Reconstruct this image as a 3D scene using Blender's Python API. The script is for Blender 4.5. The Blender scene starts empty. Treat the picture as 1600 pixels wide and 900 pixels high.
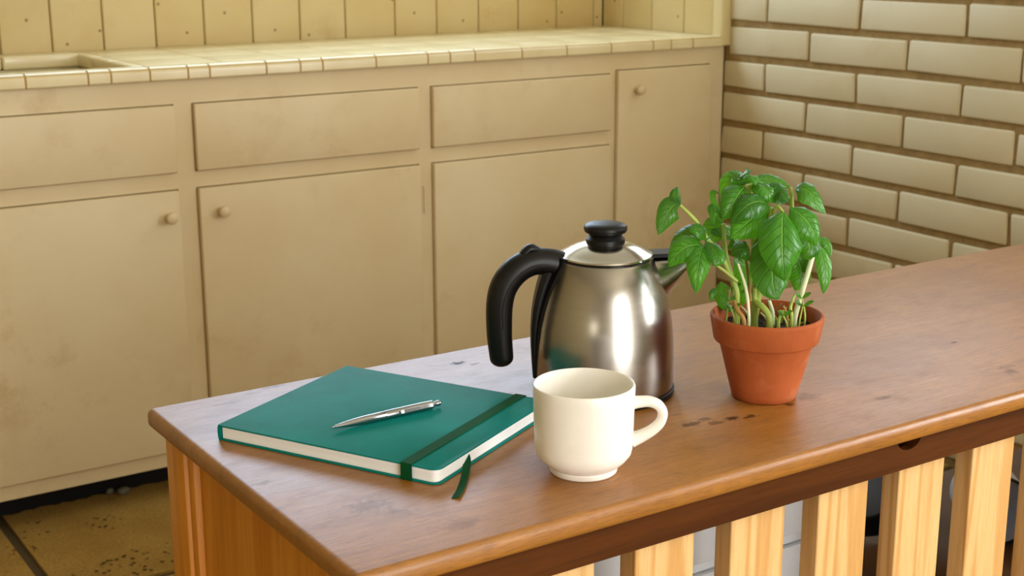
import bpy, bmesh, math, random
from mathutils import Vector, Matrix, noise
random.seed(7)
S = bpy.context.scene
COL = S.collection
PI = math.pi

# ------------------------------------------------------------------ camera
cd = bpy.data.cameras.new('camera'); cam = bpy.data.objects.new('camera', cd); COL.objects.link(cam)
cd.sensor_fit = 'HORIZONTAL'; cd.sensor_width = 36.0; cd.lens = 2192.8 / 1600 * 36.0
cd.clip_start = 0.02; cd.clip_end = 60
AZ, PITCH, ROLL, CAMZ = 0.58172, 0.24941, -0.00299, 1.174
fw = Vector((math.sin(AZ)*math.cos(PITCH), math.cos(AZ)*math.cos(PITCH), -math.sin(PITCH)))
rt = Vector((math.cos(AZ), -math.sin(AZ), 0)); up = rt.cross(fw)
r2 = rt*math.cos(ROLL) + up*math.sin(ROLL); u2 = up*math.cos(ROLL) - rt*math.sin(ROLL)
m = Matrix((r2, u2, -fw)).transposed().to_4x4(); m.translation = Vector((0, 0, CAMZ)); cam.matrix_world = m
cd.dof.use_dof = True; cd.dof.focus_distance = 1.27; cd.dof.aperture_fstop = 16
S.camera = cam

# ------------------------------------------------------------------ world, windows' daylight, exposure
w = bpy.data.worlds.new('world'); S.world = w; w.use_nodes = True
w.node_tree.nodes['Background'].inputs[0].default_value = (0.75, 0.85, 1.0, 1); w.node_tree.nodes['Background'].inputs[1].default_value = 0.6
def area(name, loc, direction, sx, sy, power, col):
    l = bpy.data.lights.new(name, 'AREA'); l.shape = 'RECTANGLE'; l.size = sx; l.size_y = sy; l.energy = power; l.color = col
    o = bpy.data.objects.new(name, l); COL.objects.link(o); o.location = loc
    o.rotation_euler = Vector(direction).to_track_quat('-Z', 'Z').to_euler(); return o
W_BACK  = (0.70, 2.38, 1.34, 2.20)      # x0,x1,z0,z1 in wall_back (y=3.25)
W_FRONT = (-0.30, 1.12, 0.10, 2.20)     # x0,x1,z0,z1 in wall_front (y=-2.2)
W_RIGHT = (-1.00, 0.25, 0.80, 2.15)     # y0,y1,z0,z1 in wall_right (x=2.465)
W_SIDE  = (1.55, 2.55, 1.369, 2.15)     # y0,y1,z0,z1, second opening in wall_right above the bricks
W_LEFT  = (-1.32, -0.95, 0.10, 2.20)    # y0,y1,z0,z1 in wall_left (x=-2.2)
area('daylight_back',  ((W_BACK[0]+W_BACK[1])/2, 3.33, (W_BACK[2]+W_BACK[3])/2), (0, -1, 0), 1.68, .86, 38, (0.60, 0.78, 1.0))
area('daylight_front', ((W_FRONT[0]+W_FRONT[1])/2, -2.28, (W_FRONT[2]+W_FRONT[3])/2), (0, 1, 0), 1.42, 2.1, 88, (1.0, 0.98, 0.95))
area('daylight_right', (2.55, (W_RIGHT[0]+W_RIGHT[1])/2, (W_RIGHT[2]+W_RIGHT[3])/2), (-1, 0, 0), 1.25, 1.35, 66, (0.95, 0.97, 1.0))
area('daylight_side', (2.55, (W_SIDE[0]+W_SIDE[1])/2, (W_SIDE[2]+W_SIDE[3])/2), (-1, 0, 0), 1.0, .78, 10, (0.80, 0.90, 1.0))
area('daylight_left',  (-2.28, (W_LEFT[0]+W_LEFT[1])/2, (W_LEFT[2]+W_LEFT[3])/2), (1, 0, 0), .37, 2.1, 27, (1.0, 0.93, 0.80))
vs = S.view_settings; vs.view_transform = 'Standard'; vs.look = 'None'; vs.gamma = 1.0; vs.use_curve_mapping = False
vs.exposure = 0.08

# ------------------------------------------------------------------ materials
def lin(h):
    h = h.lstrip('#'); c = [int(h[i:i+2], 16)/255 for i in (0, 2, 4)]
    return tuple([(x/12.92 if x <= .04045 else ((x+.055)/1.055)**2.4) for x in c] + [1.0])
class NT:
    def __init__(s, name):
        s.mat = bpy.data.materials.new(name); s.mat.use_nodes = True; s.t = s.mat.node_tree; s.n = s.t.nodes; s.l = s.t.links
        s.b = s.n['Principled BSDF']; s.co = None
    def node(s, typ, **kw):
        nd = s.n.new(typ)
        for k, v in kw.items(): setattr(nd, k, v)
        return nd
    def put(s, sock, v):
        if hasattr(v, 'is_linked') or isinstance(v, bpy.types.NodeSocket): s.l.new(v, sock)
        else: sock.default_value = v
    def coord(s, scale=(1, 1, 1), loc=(0, 0, 0), rnd=False, kind='Object', rot=(0, 0, 0)):
        if not s.co: s.co = s.node('ShaderNodeTexCoord')
        mp = s.node('ShaderNodeMapping'); mp.inputs['Scale'].default_value = scale; mp.inputs['Location'].default_value = loc; mp.inputs['Rotation'].default_value = rot
        src = s.co.outputs[kind]
        if rnd:
            oi = s.node('ShaderNodeObjectInfo'); ad = s.node('ShaderNodeVectorMath', operation='MULTIPLY_ADD')
            s.l.new(oi.outputs['Random'], ad.inputs[0]); ad.inputs[1].default_value = (7.3, 11.1, 5.7); s.l.new(src, ad.inputs[2]); src = ad.outputs[0]
        s.l.new(src, mp.inputs['Vector']); return mp.outputs[0]
    def noise(s, vec, scale, detail=4, rough=.55, dist=0):
        nd = s.node('ShaderNodeTexNoise'); s.l.new(vec, nd.inputs['Vector']); nd.inputs['Scale'].default_value = scale
        nd.inputs['Detail'].default_value = detail; nd.inputs['Roughness'].default_value = rough; nd.inputs['Distortion'].default_value = dist
        return nd.outputs['Fac']
    def ramp(s, fac, stops):
        nd = s.node('ShaderNodeValToRGB'); s.l.new(fac, nd.inputs[0]); e = nd.color_ramp.elements
        while len(e) > 1: e.remove(e[-1])
        e[0].position, e[0].color = stops[0][0], stops[0][1]
        for p, c in stops[1:]:
            q = e.new(p); q.color = c
        return nd.outputs['Color']
    def gray(s, fac, a, b, lo=0., hi=1.):
        nd = s.node('ShaderNodeMapRange'); s.put(nd.inputs['Value'], fac); nd.inputs['From Min'].default_value = a; nd.inputs['From Max'].default_value = b
        nd.inputs['To Min'].default_value = lo; nd.inputs['To Max'].default_value = hi; return nd.outputs[0]
    def mix(s, fac, a, b, mode='MIX'):
        nd = s.node('ShaderNodeMix', data_type='RGBA', blend_type=mode)
        s.put(nd.inputs['Factor'], fac); s.put(nd.inputs[6], a); s.put(nd.inputs[7], b); return nd.outputs[2]
    def math(s, op, a, b=0., c=None):
        nd = s.node('ShaderNodeMath', operation=op); s.put(nd.inputs[0], a); s.put(nd.inputs[1], b)
        if c is not None: s.put(nd.inputs[2], c)
        return nd.outputs[0]
    def bump(s, h, strength=.3, dist=.002, prev=None):
        nd = s.node('ShaderNodeBump'); nd.inputs['Strength'].default_value = strength; nd.inputs['Distance'].default_value = dist
        s.l.new(h, nd.inputs['Height'])
        if prev: s.l.new(prev, nd.inputs['Normal'])
        return nd.outputs[0]
    def done(s, color=None, rough=.5, metal=0., normal=None, spec=None, coat=None, coat_r=None):
        b = s.b
        if color is not None: s.put(b.inputs['Base Color'], color)
        s.put(b.inputs['Roughness'], rough); b.inputs['Metallic'].default_value = metal
        if normal: s.l.new(normal, b.inputs['Normal'])
        if spec is not None: b.inputs['Specular IOR Level'].default_value = spec
        if coat: b.inputs['Coat Weight'].default_value = coat
        if coat_r: b.inputs['Coat Roughness'].default_value = coat_r
        return s.mat
def plain(name, col, rough=.5, metal=0., spec=None, var=.12, sc=25, bump=0):
    t = NT(name); v = t.coord(rnd=True); n = t.noise(v, sc, 3)
    c = lin(col); d = tuple(x*(1-var) for x in c[:3]) + (1,); e = tuple(min(1, x*(1+var*.6)) for x in c[:3]) + (1,)
    nm = t.bump(t.noise(v, sc*8, 2), bump, .0008) if bump else None
    return t.done(t.ramp(n, [(.3, d), (.7, e)]), rough, metal, nm, spec)
def painted(name, base, dark, stain, rough=.5, spots=False, world=False):
    t = NT(name)
    if world:
        geo = t.node('ShaderNodeNewGeometry'); v = geo.outputs['Position']
    else: v = t.coord(rnd=True)
    big = t.noise(v, 2.2, 5, .6); mid = t.noise(v, 14, 6, .7)
    c = t.mix(t.gray(big, .40, .72), lin(base), lin(dark))
    st = t.gray(t.math('MULTIPLY', t.gray(mid, .50, .74), t.gray(t.noise(t.coord((1, 1, 1), (3, 1, 2), True), 3.1, 3), .50, .68)), 0, 1, 0, .55)
    c = t.mix(st, c, lin(stain))
    if spots:
        vo = t.node('ShaderNodeTexVoronoi', feature='F1'); sp_ = t.node('ShaderNodeSeparateXYZ'); t.l.new(t.coord(rnd=True), sp_.inputs[0]); cb_ = t.node('ShaderNodeCombineXYZ'); t.l.new(t.math('ADD', sp_.outputs[0], sp_.outputs[1]), cb_.inputs[0]); t.l.new(sp_.outputs[2], cb_.inputs[1]); vo.voronoi_dimensions = '2D'; t.l.new(cb_.outputs[0], vo.inputs['Vector']); vo.inputs['Scale'].default_value = 8
        c = t.mix(t.gray(vo.outputs['Distance'], .020, .036, .85, 0), c, lin('#7d5a20'))
    nb = t.bump(t.noise(v, 120, 3), .12, .001); nb = t.bump(mid, .10, .003, nb)
    return t.done(c, rough, 0, nb, .4)
M = {}
M['cab'] = painted('cream_cabinet_paint', '#dac8a0', '#d0b98b', '#ae8a50', .48, False, True)
M['plank'] = painted('cream_plank_paint', '#cfba84', '#c4aa6c', '#a37c34', .5, True)
M['brick'] = painted('cream_brick_paint', '#cbbd98', '#beae84', '#ad965f', .6)
M['trim'] = painted('cream_trim_paint', '#d8c690', '#cfba80', '#a98a48', .45)
M['wall'] = plain('plain_wall_paint', '#cdb98a', .7)
M['ceil'] = plain('ceiling_paint', '#d9cfb4', .8)
def mortar():
    t = NT('brown_mortar'); v = t.coord()
    n = t.noise(v, 40, 5, .7)
    return t.done(t.ramp(n, [(.3, lin('#7d6230')), (.7, lin('#9a7d4a'))]), .9, 0, t.bump(n, .8, .006))
M['mortar'] = mortar()
def tile():
    t = NT('cream_glazed_tile'); v = t.coord(rnd=True); n = t.noise(v, 9, 4)
    return t.done(t.ramp(n, [(.3, lin('#d6c390')), (.7, lin('#e2d3a6'))]), .30, 0, None, .9)
M['tile'] = tile()
M['grout'] = plain('ochre_grout', '#b58a42', .9)
M['enamel'] = plain('cream_sink_enamel', '#d2c59c', .25)
M['toe'] = plain('black_toe_kick', '#0d0c09', .9)
def stone():
    t = NT('tan_stone_tile'); v = t.coord(); big = t.noise(v, 6, 5, .6); fine = t.noise(v, 150, 4, .7)
    vo = t.node('ShaderNodeTexVoronoi', feature='F1'); t.l.new(t.coord((1, .8, 1)), vo.inputs['Vector']); vo.inputs['Scale'].default_value = 70
    pit = t.math('MULTIPLY', t.gray(vo.outputs['Distance'], .18, .34, 1, 0), t.gray(t.noise(v, 7.5, 2), .52, .62))
    c = t.mix(t.gray(big, .35, .7), lin('#b8954e'), lin('#a07c38')); c = t.mix(t.gray(fine, .35, .75, 0, .55), c, lin('#5e4616')); c = t.mix(t.math('MULTIPLY', pit, .8), c, lin('#33210a'))
    h = t.math('SUBTRACT', fine, t.math('MULTIPLY', pit, 1.5))
    return t.done(c, .9, 0, t.bump(h, .8, .006), .2)
M['stone'] = stone()
M['floorgrout'] = plain('dark_floor_grout', '#4b3d20', .95, bump=.5)
M['pebble'] = plain('grey_pebble', '#5d5a49', .6)

SPOTS = [  # x, y, rx, ry, strength of the old stains and nicks on the bench top (bench coordinates)
    (.3117, .3771, .0085, .0048, 1.0), (.322, .3655, .006, .0022, .8), (.3918, .1343, .005, .004, .35), (.3872, .1068, .009, .004, .75), (.4055, .1107, .006, .004, .6),
    (.4094, .098, .008, .004, .6), (.4291, .099, .008, .004, .95), (.4443, .0929, .007, .004, .85), (.4981, .0971, .005, .004, .8), (.5251, .1054, .013, .009, .35),
    (.5829, .0622, .009, .003, .5), (.7839, .1472, .005, .003, .7), (.7506, .0488, .008, .006, .5), (.760, .060, .013, .004, .35), (.1231, .4115, .012, .003, .55),
    (.0999, .4036, .010, .003, .35), (.0687, .3905, .015, .004, .3), (.0158, .191, .008, .004, .4), (.0666, .1033, .018, .012, .35), (.0789, .0804, .012, .008, .3), (.1028, .0362, .02, .008, .3)]
def bench_wood():
    t = NT('worn_brown_wood'); v = t.coord((1, 1, 1))
    grain = t.noise(t.coord((2.2, 46, 46), rot=(0, 0, .10)), 4, 6, .65, .6)
    fine = t.noise(t.coord((14, 150, 150), rot=(0, 0, -.12)), 5, 5, .75)
    blot = t.noise(t.coord((1, 1.6, 1)), 5.5, 5, .6); blot2 = t.noise(t.coord((1.6, 3, 1), (4, 2, 0)), 13, 5, .65, .5)
    c = t.mix(t.gray(blot, .38, .66), lin('#a9702a'), lin('#966020'))
    c = t.mix(t.gray(grain, .36, .70, 0, .45), c, lin('#7c4e1c'))
    c = t.mix(t.gray(blot2, .53, .70, 0, .55), c, lin('#80501c'))
    c = t.mix(t.gray(fine, .48, .68, 0, .55), c, lin('#5a3310'))
    nz = t.noise(t.coord(), 170, 4, .65)
    acc = None
    sep = t.node('ShaderNodeSeparateXYZ'); t.l.new(t.coord(), sep.inputs[0])
    for (sx, sy, rx, ry, al) in SPOTS:
        a = t.math('MULTIPLY', t.math('SUBTRACT', sep.outputs[0], sx), 1/rx); b = t.math('MULTIPLY', t.math('SUBTRACT', sep.outputs[1], sy), 1/ry)
        d = t.math('SQRT', t.math('ADD', t.math('MULTIPLY', a, a), t.math('MULTIPLY', b, b)))
        d = t.math('ADD', d, t.math('MULTIPLY', t.math('SUBTRACT', nz, .5), 3.4))
        k = t.gray(d, .6, 1.25, al, 0); acc = k if acc is None else t.math('MAXIMUM', acc, k)
    c = t.mix(t.math('MULTIPLY', acc, .9), c, lin('#2e1404'))
    r = t.math('ADD', t.gray(blot2, .35, .7, .30, .36), t.math('MULTIPLY', fine, .10))
    h = t.math('ADD', t.math('MULTIPLY', grain, .5), t.math('MULTIPLY', fine, .6))
    t.l.new(t.gray(acc, 0, 1, .8, .05), t.b.inputs['Specular IOR Level'])
    return t.done(c, r, 0, t.bump(h, .22, .0015))
M['bench'] = bench_wood()
def grainy(name, a, b, dk, axis='z', rough=.45, ring=20, spec=.5):
    t = NT(name)
    sc = {'z': (9, 9, .5), 'x': (.5, 9, 9), 'y': (9, .5, 9)}[axis]
    v = t.coord(sc, rnd=True); n = t.noise(v, 1.2, 2, .5)
    band = t.math('SINE', t.math('MULTIPLY', n, ring*3.2)); f2 = t.noise(t.coord(tuple(x*9 for x in sc), rnd=True), 3, 4, .7)
    c = t.mix(t.gray(band, -.2, 1, 0, 1), lin(a), lin(b)); c = t.mix(t.gray(f2, .45, .75, 0, .5), c, lin(dk))
    return t.done(c, rough, 0, t.bump(f2, .15, .001), spec)
M['pine'] = grainy('pale_pine_slat', '#dcb275', '#c99755', '#b07d3d', 'z', .55, 26)
M['honey'] = grainy('honey_stained_wood', '#d58e2e', '#c97f1f', '#a9630f', 'z', .42, 10, .3)
M['apron'] = grainy('dark_brown_apron_wood', '#532c0a', '#452306', '#2e1604', 'x', .6, 10, .1)
M['inner'] = plain('brown_shelf_wood', '#6a4416', .7)  # brown wood of the shelf board inside the bench
M['white'] = plain('white_drawer_paint', '#d8dadb', .45, var=.05)
M['blackpan'] = plain('black_iron', '#0b0b0b', .45)
M['enwhite'] = plain('white_enamelware', '#cfd4de', .2, var=.06)
M['enblue'] = plain('blue_enamel_rim', '#27345c', .2)
def leather():
    t = NT('teal_book_cloth'); v = t.coord(); n = t.noise(v, 500, 2, .6); b = t.noise(v, 22, 4)
    c = t.ramp(b, [(.3, lin('#00726a')), (.7, lin('#007f76'))])
    return t.done(c, .55, 0, t.bump(n, .25, .0006), .10)
M['teal'] = leather()
M['paper'] = plain('white_page_edges', '#efede6', .75, var=.04)
def pages():
    t = NT('white_page_block'); v = t.coord((2, 2, 900)); n = t.noise(v, 1.0, 2)
    return t.done(t.ramp(n, [(.3, lin('#efeeea')), (.6, lin('#fbfaf7'))]), .8, 0, t.bump(n, .3, .0004))
M['paper'] = pages()
M['green'] = plain('dark_green_elastic', '#034a24', .8, spec=.15, bump=.3)
M['chrome'] = plain('satin_silver_metal', '#a3a5a8', .20, 1.0, var=.03)
M['mug'] = plain('cream_stoneware', '#f3eee2', .34, var=.03, sc=60)
def steel():
    t = NT('brushed_steel'); v = t.coord((3, 3, 260)); n = t.noise(v, 6, 3, .7)
    tg = t.node('ShaderNodeTangent', direction_type='RADIAL', axis='Z')
    t.b.inputs['Anisotropic'].default_value = .6; t.l.new(tg.outputs[0], t.b.inputs['Tangent'])
    return t.done(t.ramp(n, [(.3, lin('#a29e96')), (.7, lin('#a9a59d'))]), t.gray(n, .3, .7, .21, .26), 1.0)
M['steel'] = steel()
M['lidsteel'] = plain('polished_lid_steel', '#c9c4ba', .16, 1.0, var=.03)
M['black'] = plain('black_plastic', '#070707', .42, spec=.35, var=.1)
def terracotta():
    t = NT('terracotta'); v = t.coord(); b = t.noise(v, 22, 5, .6); f = t.noise(v, 260, 3)
    c = t.ramp(b, [(.3, lin('#98491b')), (.62, lin('#a95629'))]); c = t.mix(t.gray(t.noise(t.coord((1, 1, 1), (5, 0, 0)), 30, 4), .55, .75, 0, .40), c, lin('#c17e58'))
    return t.done(c, .75, 0, t.bump(f, .25, .0008), .3)
M['terra'] = terracotta()
def soil():
    t = NT('dark_soil'); n = t.noise(t.coord(), 260, 4, .7)
    return t.done(t.ramp(n, [(.3, lin('#0d0805')), (.75, lin('#3a281a'))]), .9, 0, t.bump(n, 1, .004))
M['soil'] = soil()
def leaf():
    t = NT('basil_leaf'); v = t.coord(rnd=True)
    oi = t.node('ShaderNodeObjectInfo')
    n = t.noise(v, 70, 4, .6)
    c = t.mix(t.gray(n, .3, .7), lin('#37861a'), lin('#58a626')); c = t.mix(t.gray(oi.outputs['Random'], 0, 1, 0, .85), c, lin('#17540d'))
    uv = t.node('ShaderNodeUVMap'); sep = t.node('ShaderNodeSeparateXYZ'); t.l.new(uv.outputs[0], sep.inputs[0])
    cx = t.math('ABSOLUTE', t.math('SUBTRACT', sep.outputs[0], .5))
    rib = t.gray(cx, .012, .04, 1, 0)
    side = t.math('SINE', t.math('MULTIPLY', t.math('SUBTRACT', sep.outputs[1], t.math('MULTIPLY', cx, .55)), 44))
    vein = t.gray(side, .86, 1, 0, 1)
    c = t.mix(t.math('MULTIPLY', t.math('MAXIMUM', rib, t.math('MULTIPLY', vein, .35)), .55), c, lin('#8fc455'))
    h = t.math('SUBTRACT', t.math('MULTIPLY', n, .4), t.math('MAXIMUM', rib, vein))
    nm = t.bump(h, .9, .0016)
    t.done(c, .33, 0, nm, .6)
    tr = t.node('ShaderNodeBsdfTranslucent'); t.l.new(t.mix(.6, c, lin('#8fd01c'), 'MIX'), tr.inputs[0]); t.l.new(nm, tr.inputs['Normal'])
    mx = t.node('ShaderNodeMixShader'); mx.inputs[0].default_value = .36
    t.l.new(t.b.outputs[0], mx.inputs[1]); t.l.new(tr.outputs[0], mx.inputs[2]); t.l.new(mx.outputs[0], t.n['Material Output'].inputs[0])
    return t.mat
M['leaf'] = leaf()
M['stem'] = plain('pale_green_stem', '#a8bd58', .5, var=.25)
M['drystem'] = plain('dry_brown_stem', '#a5803a', .6, var=.25)
M['palestem'] = plain('whitish_stem', '#d9dfb4', .5, var=.1)

# ------------------------------------------------------------------ helpers
def link(name, me, mat, parent=None, smooth=False):
    if smooth:
        for p in me.polygons: p.use_smooth = True
    if mat and not me.materials: me.materials.append(M[mat])
    o = bpy.data.objects.new(name, me); COL.objects.link(o)
    if parent: o.parent = parent
    return o
def frombm(name, bm, mat, parent=None, smooth=False):
    bmesh.ops.recalc_face_normals(bm, faces=bm.faces)
    me = bpy.data.meshes.new(name); bm.to_mesh(me); bm.free(); return link(name, me, mat, parent, smooth)
def addbox(bm, x0, x1, y0, y1, z0, z1, bev=0, seg=1, jit=0):
    vs_ = [bm.verts.new((x, y, z)) for z in (z0, z1) for y in (y0, y1) for x in (x0, x1)]
    if jit:
        for q in vs_: q.co += Vector((random.uniform(-jit, jit), random.uniform(-jit, jit), random.uniform(-jit, jit)))
    fs = [bm.faces.new([vs_[i] for i in f]) for f in ((0, 2, 3, 1), (4, 5, 7, 6), (0, 1, 5, 4), (2, 6, 7, 3), (0, 4, 6, 2), (1, 3, 7, 5))]
    if bev:
        ed = list({e for f in fs for e in f.edges}); bmesh.ops.bevel(bm, geom=ed, offset=bev, segments=seg, affect='EDGES', profile=.5)
def box(name, x0, x1, y0, y1, z0, z1, mat, parent=None, bev=0, seg=1, jit=0, smooth=None):
    bm = bmesh.new(); addbox(bm, x0, x1, y0, y1, z0, z1, bev, seg, jit)
    o = frombm(name, bm, mat, parent)
    if bev and seg > 1 and smooth is not False: shade(o.data)
    return o
def shade(me, ang=math.radians(40)):
    for p in me.polygons: p.use_smooth = True
    try: me.set_sharp_from_angle(angle=ang)
    except Exception: pass
def lathe(name, prof, mat, parent=None, n=64, cx=0, cy=0, ang=40):
    """prof: list of (r, z); r==0 closes on the axis"""
    vs_, fs = [], []; rows = []
    for r, z in prof:
        if r <= 1e-6: rows.append([len(vs_)]); vs_.append((cx, cy, z))
        else:
            rows.append(list(range(len(vs_), len(vs_)+n)))
            vs_ += [(cx+r*math.cos(2*PI*i/n), cy+r*math.sin(2*PI*i/n), z) for i in range(n)]
    for a, b in zip(rows, rows[1:]):
        for i in range(n):
            j = (i+1) % n
            if len(a) == 1 and len(b) == 1: continue
            if len(a) == 1: fs.append((a[0], b[j], b[i]))
            elif len(b) == 1: fs.append((a[i], a[j], b[0]))
            else: fs.append((a[i], a[j], b[j], b[i]))
    bm = bmesh.new(); bv = [bm.verts.new(v) for v in vs_]
    for f in fs: bm.faces.new([bv[i] for i in f])
    o = frombm(name, bm, mat, parent); shade(o.data, math.radians(ang)); return o
def crom(pts, k=6):
    pts = [Vector(p) for p in pts]; out = []
    P = [2*pts[0]-pts[1]] + pts + [2*pts[-1]-pts[-2]]
    for i in range(1, len(P)-2):
        for j in range(k):
            t = j/k; a, b, c, d = P[i-1], P[i], P[i+1], P[i+2]
            out.append(.5*((2*b)+(c-a)*t+(2*a-5*b+4*c-d)*t*t+(3*b-a-3*c+d)*t**3))
    out.append(pts[-1]); return out
def tube(name, pts, rad, mat, parent=None, n=10, k=6, flat=None, smooth=True, cap=True, ref=None, dome=False):
    """rad: number or list per control point; flat=(a,b) scales along the two cross axes"""
    rr = rad if isinstance(rad, (list, tuple)) else [rad]*len(pts)
    q = crom([Vector((*p, 0)) if len(p) == 2 else Vector(p) for p in pts], k)
    R_ = crom([Vector((x, 0, 0)) for x in rr], k)
    R_ = [v.x for v in R_]
    if dome:
        t = (q[-1]-q[-2]).normalized(); r = R_[-1]; b = q[-1]
        for s_ in (.35, .62, .82, .95, 1.0):
            q.append(b+t*r*s_*.75); R_.append(max(r*math.sqrt(max(0, 1-s_*s_)), r*.06))
    bm = bmesh.new(); rings = []
    ref = Vector(ref) if ref else Vector((0.13, .98, .11))
    for i, p in enumerate(q):
        t = (q[min(i+1, len(q)-1)]-q[max(i-1, 0)]).normalized()
        a = t.cross(ref).normalized(); b = t.cross(a).normalized()
        fa, fb = flat or (1, 1)
        rings.append([bm.verts.new(p+(a*math.cos(2*PI*j/n)*fa+b*math.sin(2*PI*j/n)*fb)*R_[i]) for j in range(n)])
    for A, B in zip(rings, rings[1:]):
        for j in range(n): bm.faces.new((A[j], A[(j+1) % n], B[(j+1) % n], B[j]))
    if cap: bm.faces.new(rings[0][::-1]); bm.faces.new(rings[-1])
    o = frombm(name, bm, mat, parent)
    if smooth: shade(o.data, math.radians(50))
    return o
def empty(name, loc, label, cat, group=None, rz=0):
    o = bpy.data.objects.new(name, None); COL.objects.link(o); o.location = loc; o.rotation_euler = (0, 0, rz); o.empty_display_size = .05
    return tag(o, label, cat, group)
def tag(o, label, cat, group=None):
    o['label'] = label; o['category'] = cat
    if group: o['group'] = group
    return o
def struct(o, label=None):
    o['kind'] = 'structure'
    if label: o['label'] = label
    return o

# ------------------------------------------------------------------ the room
XW, YB, YF, XL, ZC = 2.465, 3.25, -2.2, -2.2, 2.5
fl = struct(box('floor', XL, XW, YF, YB, -.06, -.006, 'floorgrout'), 'tan stone tiled floor with dark grout'); fl['category'] = 'floor'
random.seed(3)
def floor_tile(x0, x1, y0, y1, ragged=False):
    bm = bmesh.new(); nx = 28 if ragged else 2
    pts = [(x0, y0), (x1, y0)]
    if ragged: pts += [(x1-(x1-x0)*i/nx, y1+random.uniform(-.006, .004)+.005*noise.noise(Vector((x0+i*.7, 0, 0)))) for i in range(nx+1)]
    else: pts += [(x1, y1), (x0, y1)]
    top = [bm.verts.new((x, y, 0)) for x, y in pts]; bot = [bm.verts.new((x, y, -.008)) for x, y in pts]
    bm.faces.new(top); n = len(pts)
    for i in range(n): bm.faces.new((top[i], top[(i+1) % n], bot[(i+1) % n], bot[i]))
    frombm('floor_tile', bm, 'stone', fl)
TS = .46
for i in range(-2, 5):
    for j in range(-1, 6):
        x0 = .603+i*TS; x1 = min(x0+TS-.021, XW-.005); y1 = 2.843-j*TS; y0 = y1-TS+.021
        if j < 0: continue
        floor_tile(x0, x1, y0, y1, j == 0)
struct(box('ceiling', XL-.1, XW+.1, YF-.1, YB+.1, ZC, ZC+.1, 'ceil'))
def wall_hole(name, axis, at, th, a0, a1, hole, mat):
    """slab along axis 'x' or 'y' with a rectangular window opening"""
    h0, h1, z0, z1 = hole; bm = bmesh.new()
    for (p, q, r, s) in ((a0, h0, -.06, ZC), (h1, a1, -.06, ZC), (h0, h1, -.06, z0), (h0, h1, z1, ZC)):
        if axis == 'x': addbox(bm, p, q, min(at, at+th), max(at, at+th), r, s)
        else: addbox(bm, min(at, at+th), max(at, at+th), p, q, r, s)
    return struct(frombm(name, bm, mat))
wb = wall_hole('wall_back', 'x', YB+.016, .10, XL, XW, W_BACK, 'plank')
wf = wall_hole('wall_front', 'x', YF, -.10, XL, XW, W_FRONT, 'wall')
wl = wall_hole('wall_left', 'y', XL, -.10, YF, YB+.1, W_LEFT, 'wall')
bm = bmesh.new()
for (p, q, a, b) in ((YF, W_RIGHT[0], -.06, ZC), (W_RIGHT[1], W_SIDE[0], -.06, ZC), (W_SIDE[1], YB+.1, -.06, ZC), (W_RIGHT[0], W_RIGHT[1], -.06, W_RIGHT[2]), (W_RIGHT[0], W_RIGHT[1], W_RIGHT[3], ZC), (W_SIDE[0], W_SIDE[1], -.06, W_SIDE[2]), (W_SIDE[0], W_SIDE[1], W_SIDE[3], ZC)):
    addbox(bm, XW+.0045, XW+.1045, p, q, a, b)
wr = struct(frombm('wall_right', bm, 'mortar'), 'cream painted brick wall with brown mortar joints')
def window(name, axis, at, hole):
    h0, h1, z0, z1 = hole; bm = bmesh.new(); f = .045; d = .04
    hm = (h0+h1)/2; zm = (z0+z1)/2
    for (p, q, r, s) in ((h0, h0+f, z0, z1), (h1-f, h1, z0, z1), (h0+f, h1-f, z0, z0+f), (h0+f, h1-f, z1-f, z1)):
        if axis == 'x': addbox(bm, p, q, at, at+d, r, s)
        else: addbox(bm, at, at+d, p, q, r, s)
    return struct(frombm(name, bm, 'trim'))
window('window_1', 'x', YB+.03, W_BACK); window('window_2', 'x', YF-.06, W_FRONT)
window('window_3', 'y', XW+.02, W_RIGHT); window('window_4', 'y', XL-.06, W_LEFT); window('window_5', 'y', XW+.02, W_SIDE)

# wooden planks of the back wall
PX = [.30, .420, .542, .663, .783, .897, 1.015, 1.139, 1.259, 1.383, 1.509, 1.635, 1.778, 1.903, 2.033, 2.161, 2.289, 2.418, 2.4496]
PX = [-.30, -.18, -.06, .06, .18] + PX
for a, b in zip(PX, PX[1:]): box('plank', a+.0012, b-.0012, YB, YB+.016, .86, 1.32, 'plank', wb, .0025)
# planks of the short return wall beside the counter, with its corner trim
RY = [3.250, 3.158, 3.031, 2.896, 2.772]
for b, a in zip(RY, RY[1:]): box('plank', 2.449, XW+.008, a+.0012, b-.0012, .86, 1.60, 'plank', wr, .0025)
struct(box('trim_1', 2.440, XW+.008, 2.733, 2.772, .886, 1.60, 'trim', None, .006, 3), 'cream corner trim post at the end of the planked wall')
# bricks
random.seed(11)
ROW = .0852; Z0 = .9434
variants = []
JA = [2.598 - .3030*k for k in range(-1, 11)]       # joints of rows like the one just above z=.943
JB = [2.451 - .3030*k for k in range(-1, 11)]
def brick(ya, yb, za, zb):
    bm = bmesh.new(); addbox(bm, XW-.0012+random.uniform(-.001, .001), XW+.02, ya, yb, za, zb, .005, 2, .0026)
    o = frombm('brick', bm, 'brick', wr); shade(o.data, math.radians(60))
for r in range(-11, 9):
    zb = Z0+r*ROW; J = JA if r % 2 == 0 else JB; ymax = 2.737
    for b, a in zip(J, J[1:]):
        y1 = min(b-.0045, ymax if zb+ROW > .90 else 2.7495); y0 = a+.0045
        if a < .33: continue
        if y1-y0 < .012 or (zb > 1.36 and y1 > W_SIDE[0] and y0 < W_SIDE[1]): continue
        brick(y0, y1, zb+.0078+random.uniform(-.001, .001), zb+ROW-.0078+random.uniform(-.001, .001))

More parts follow.
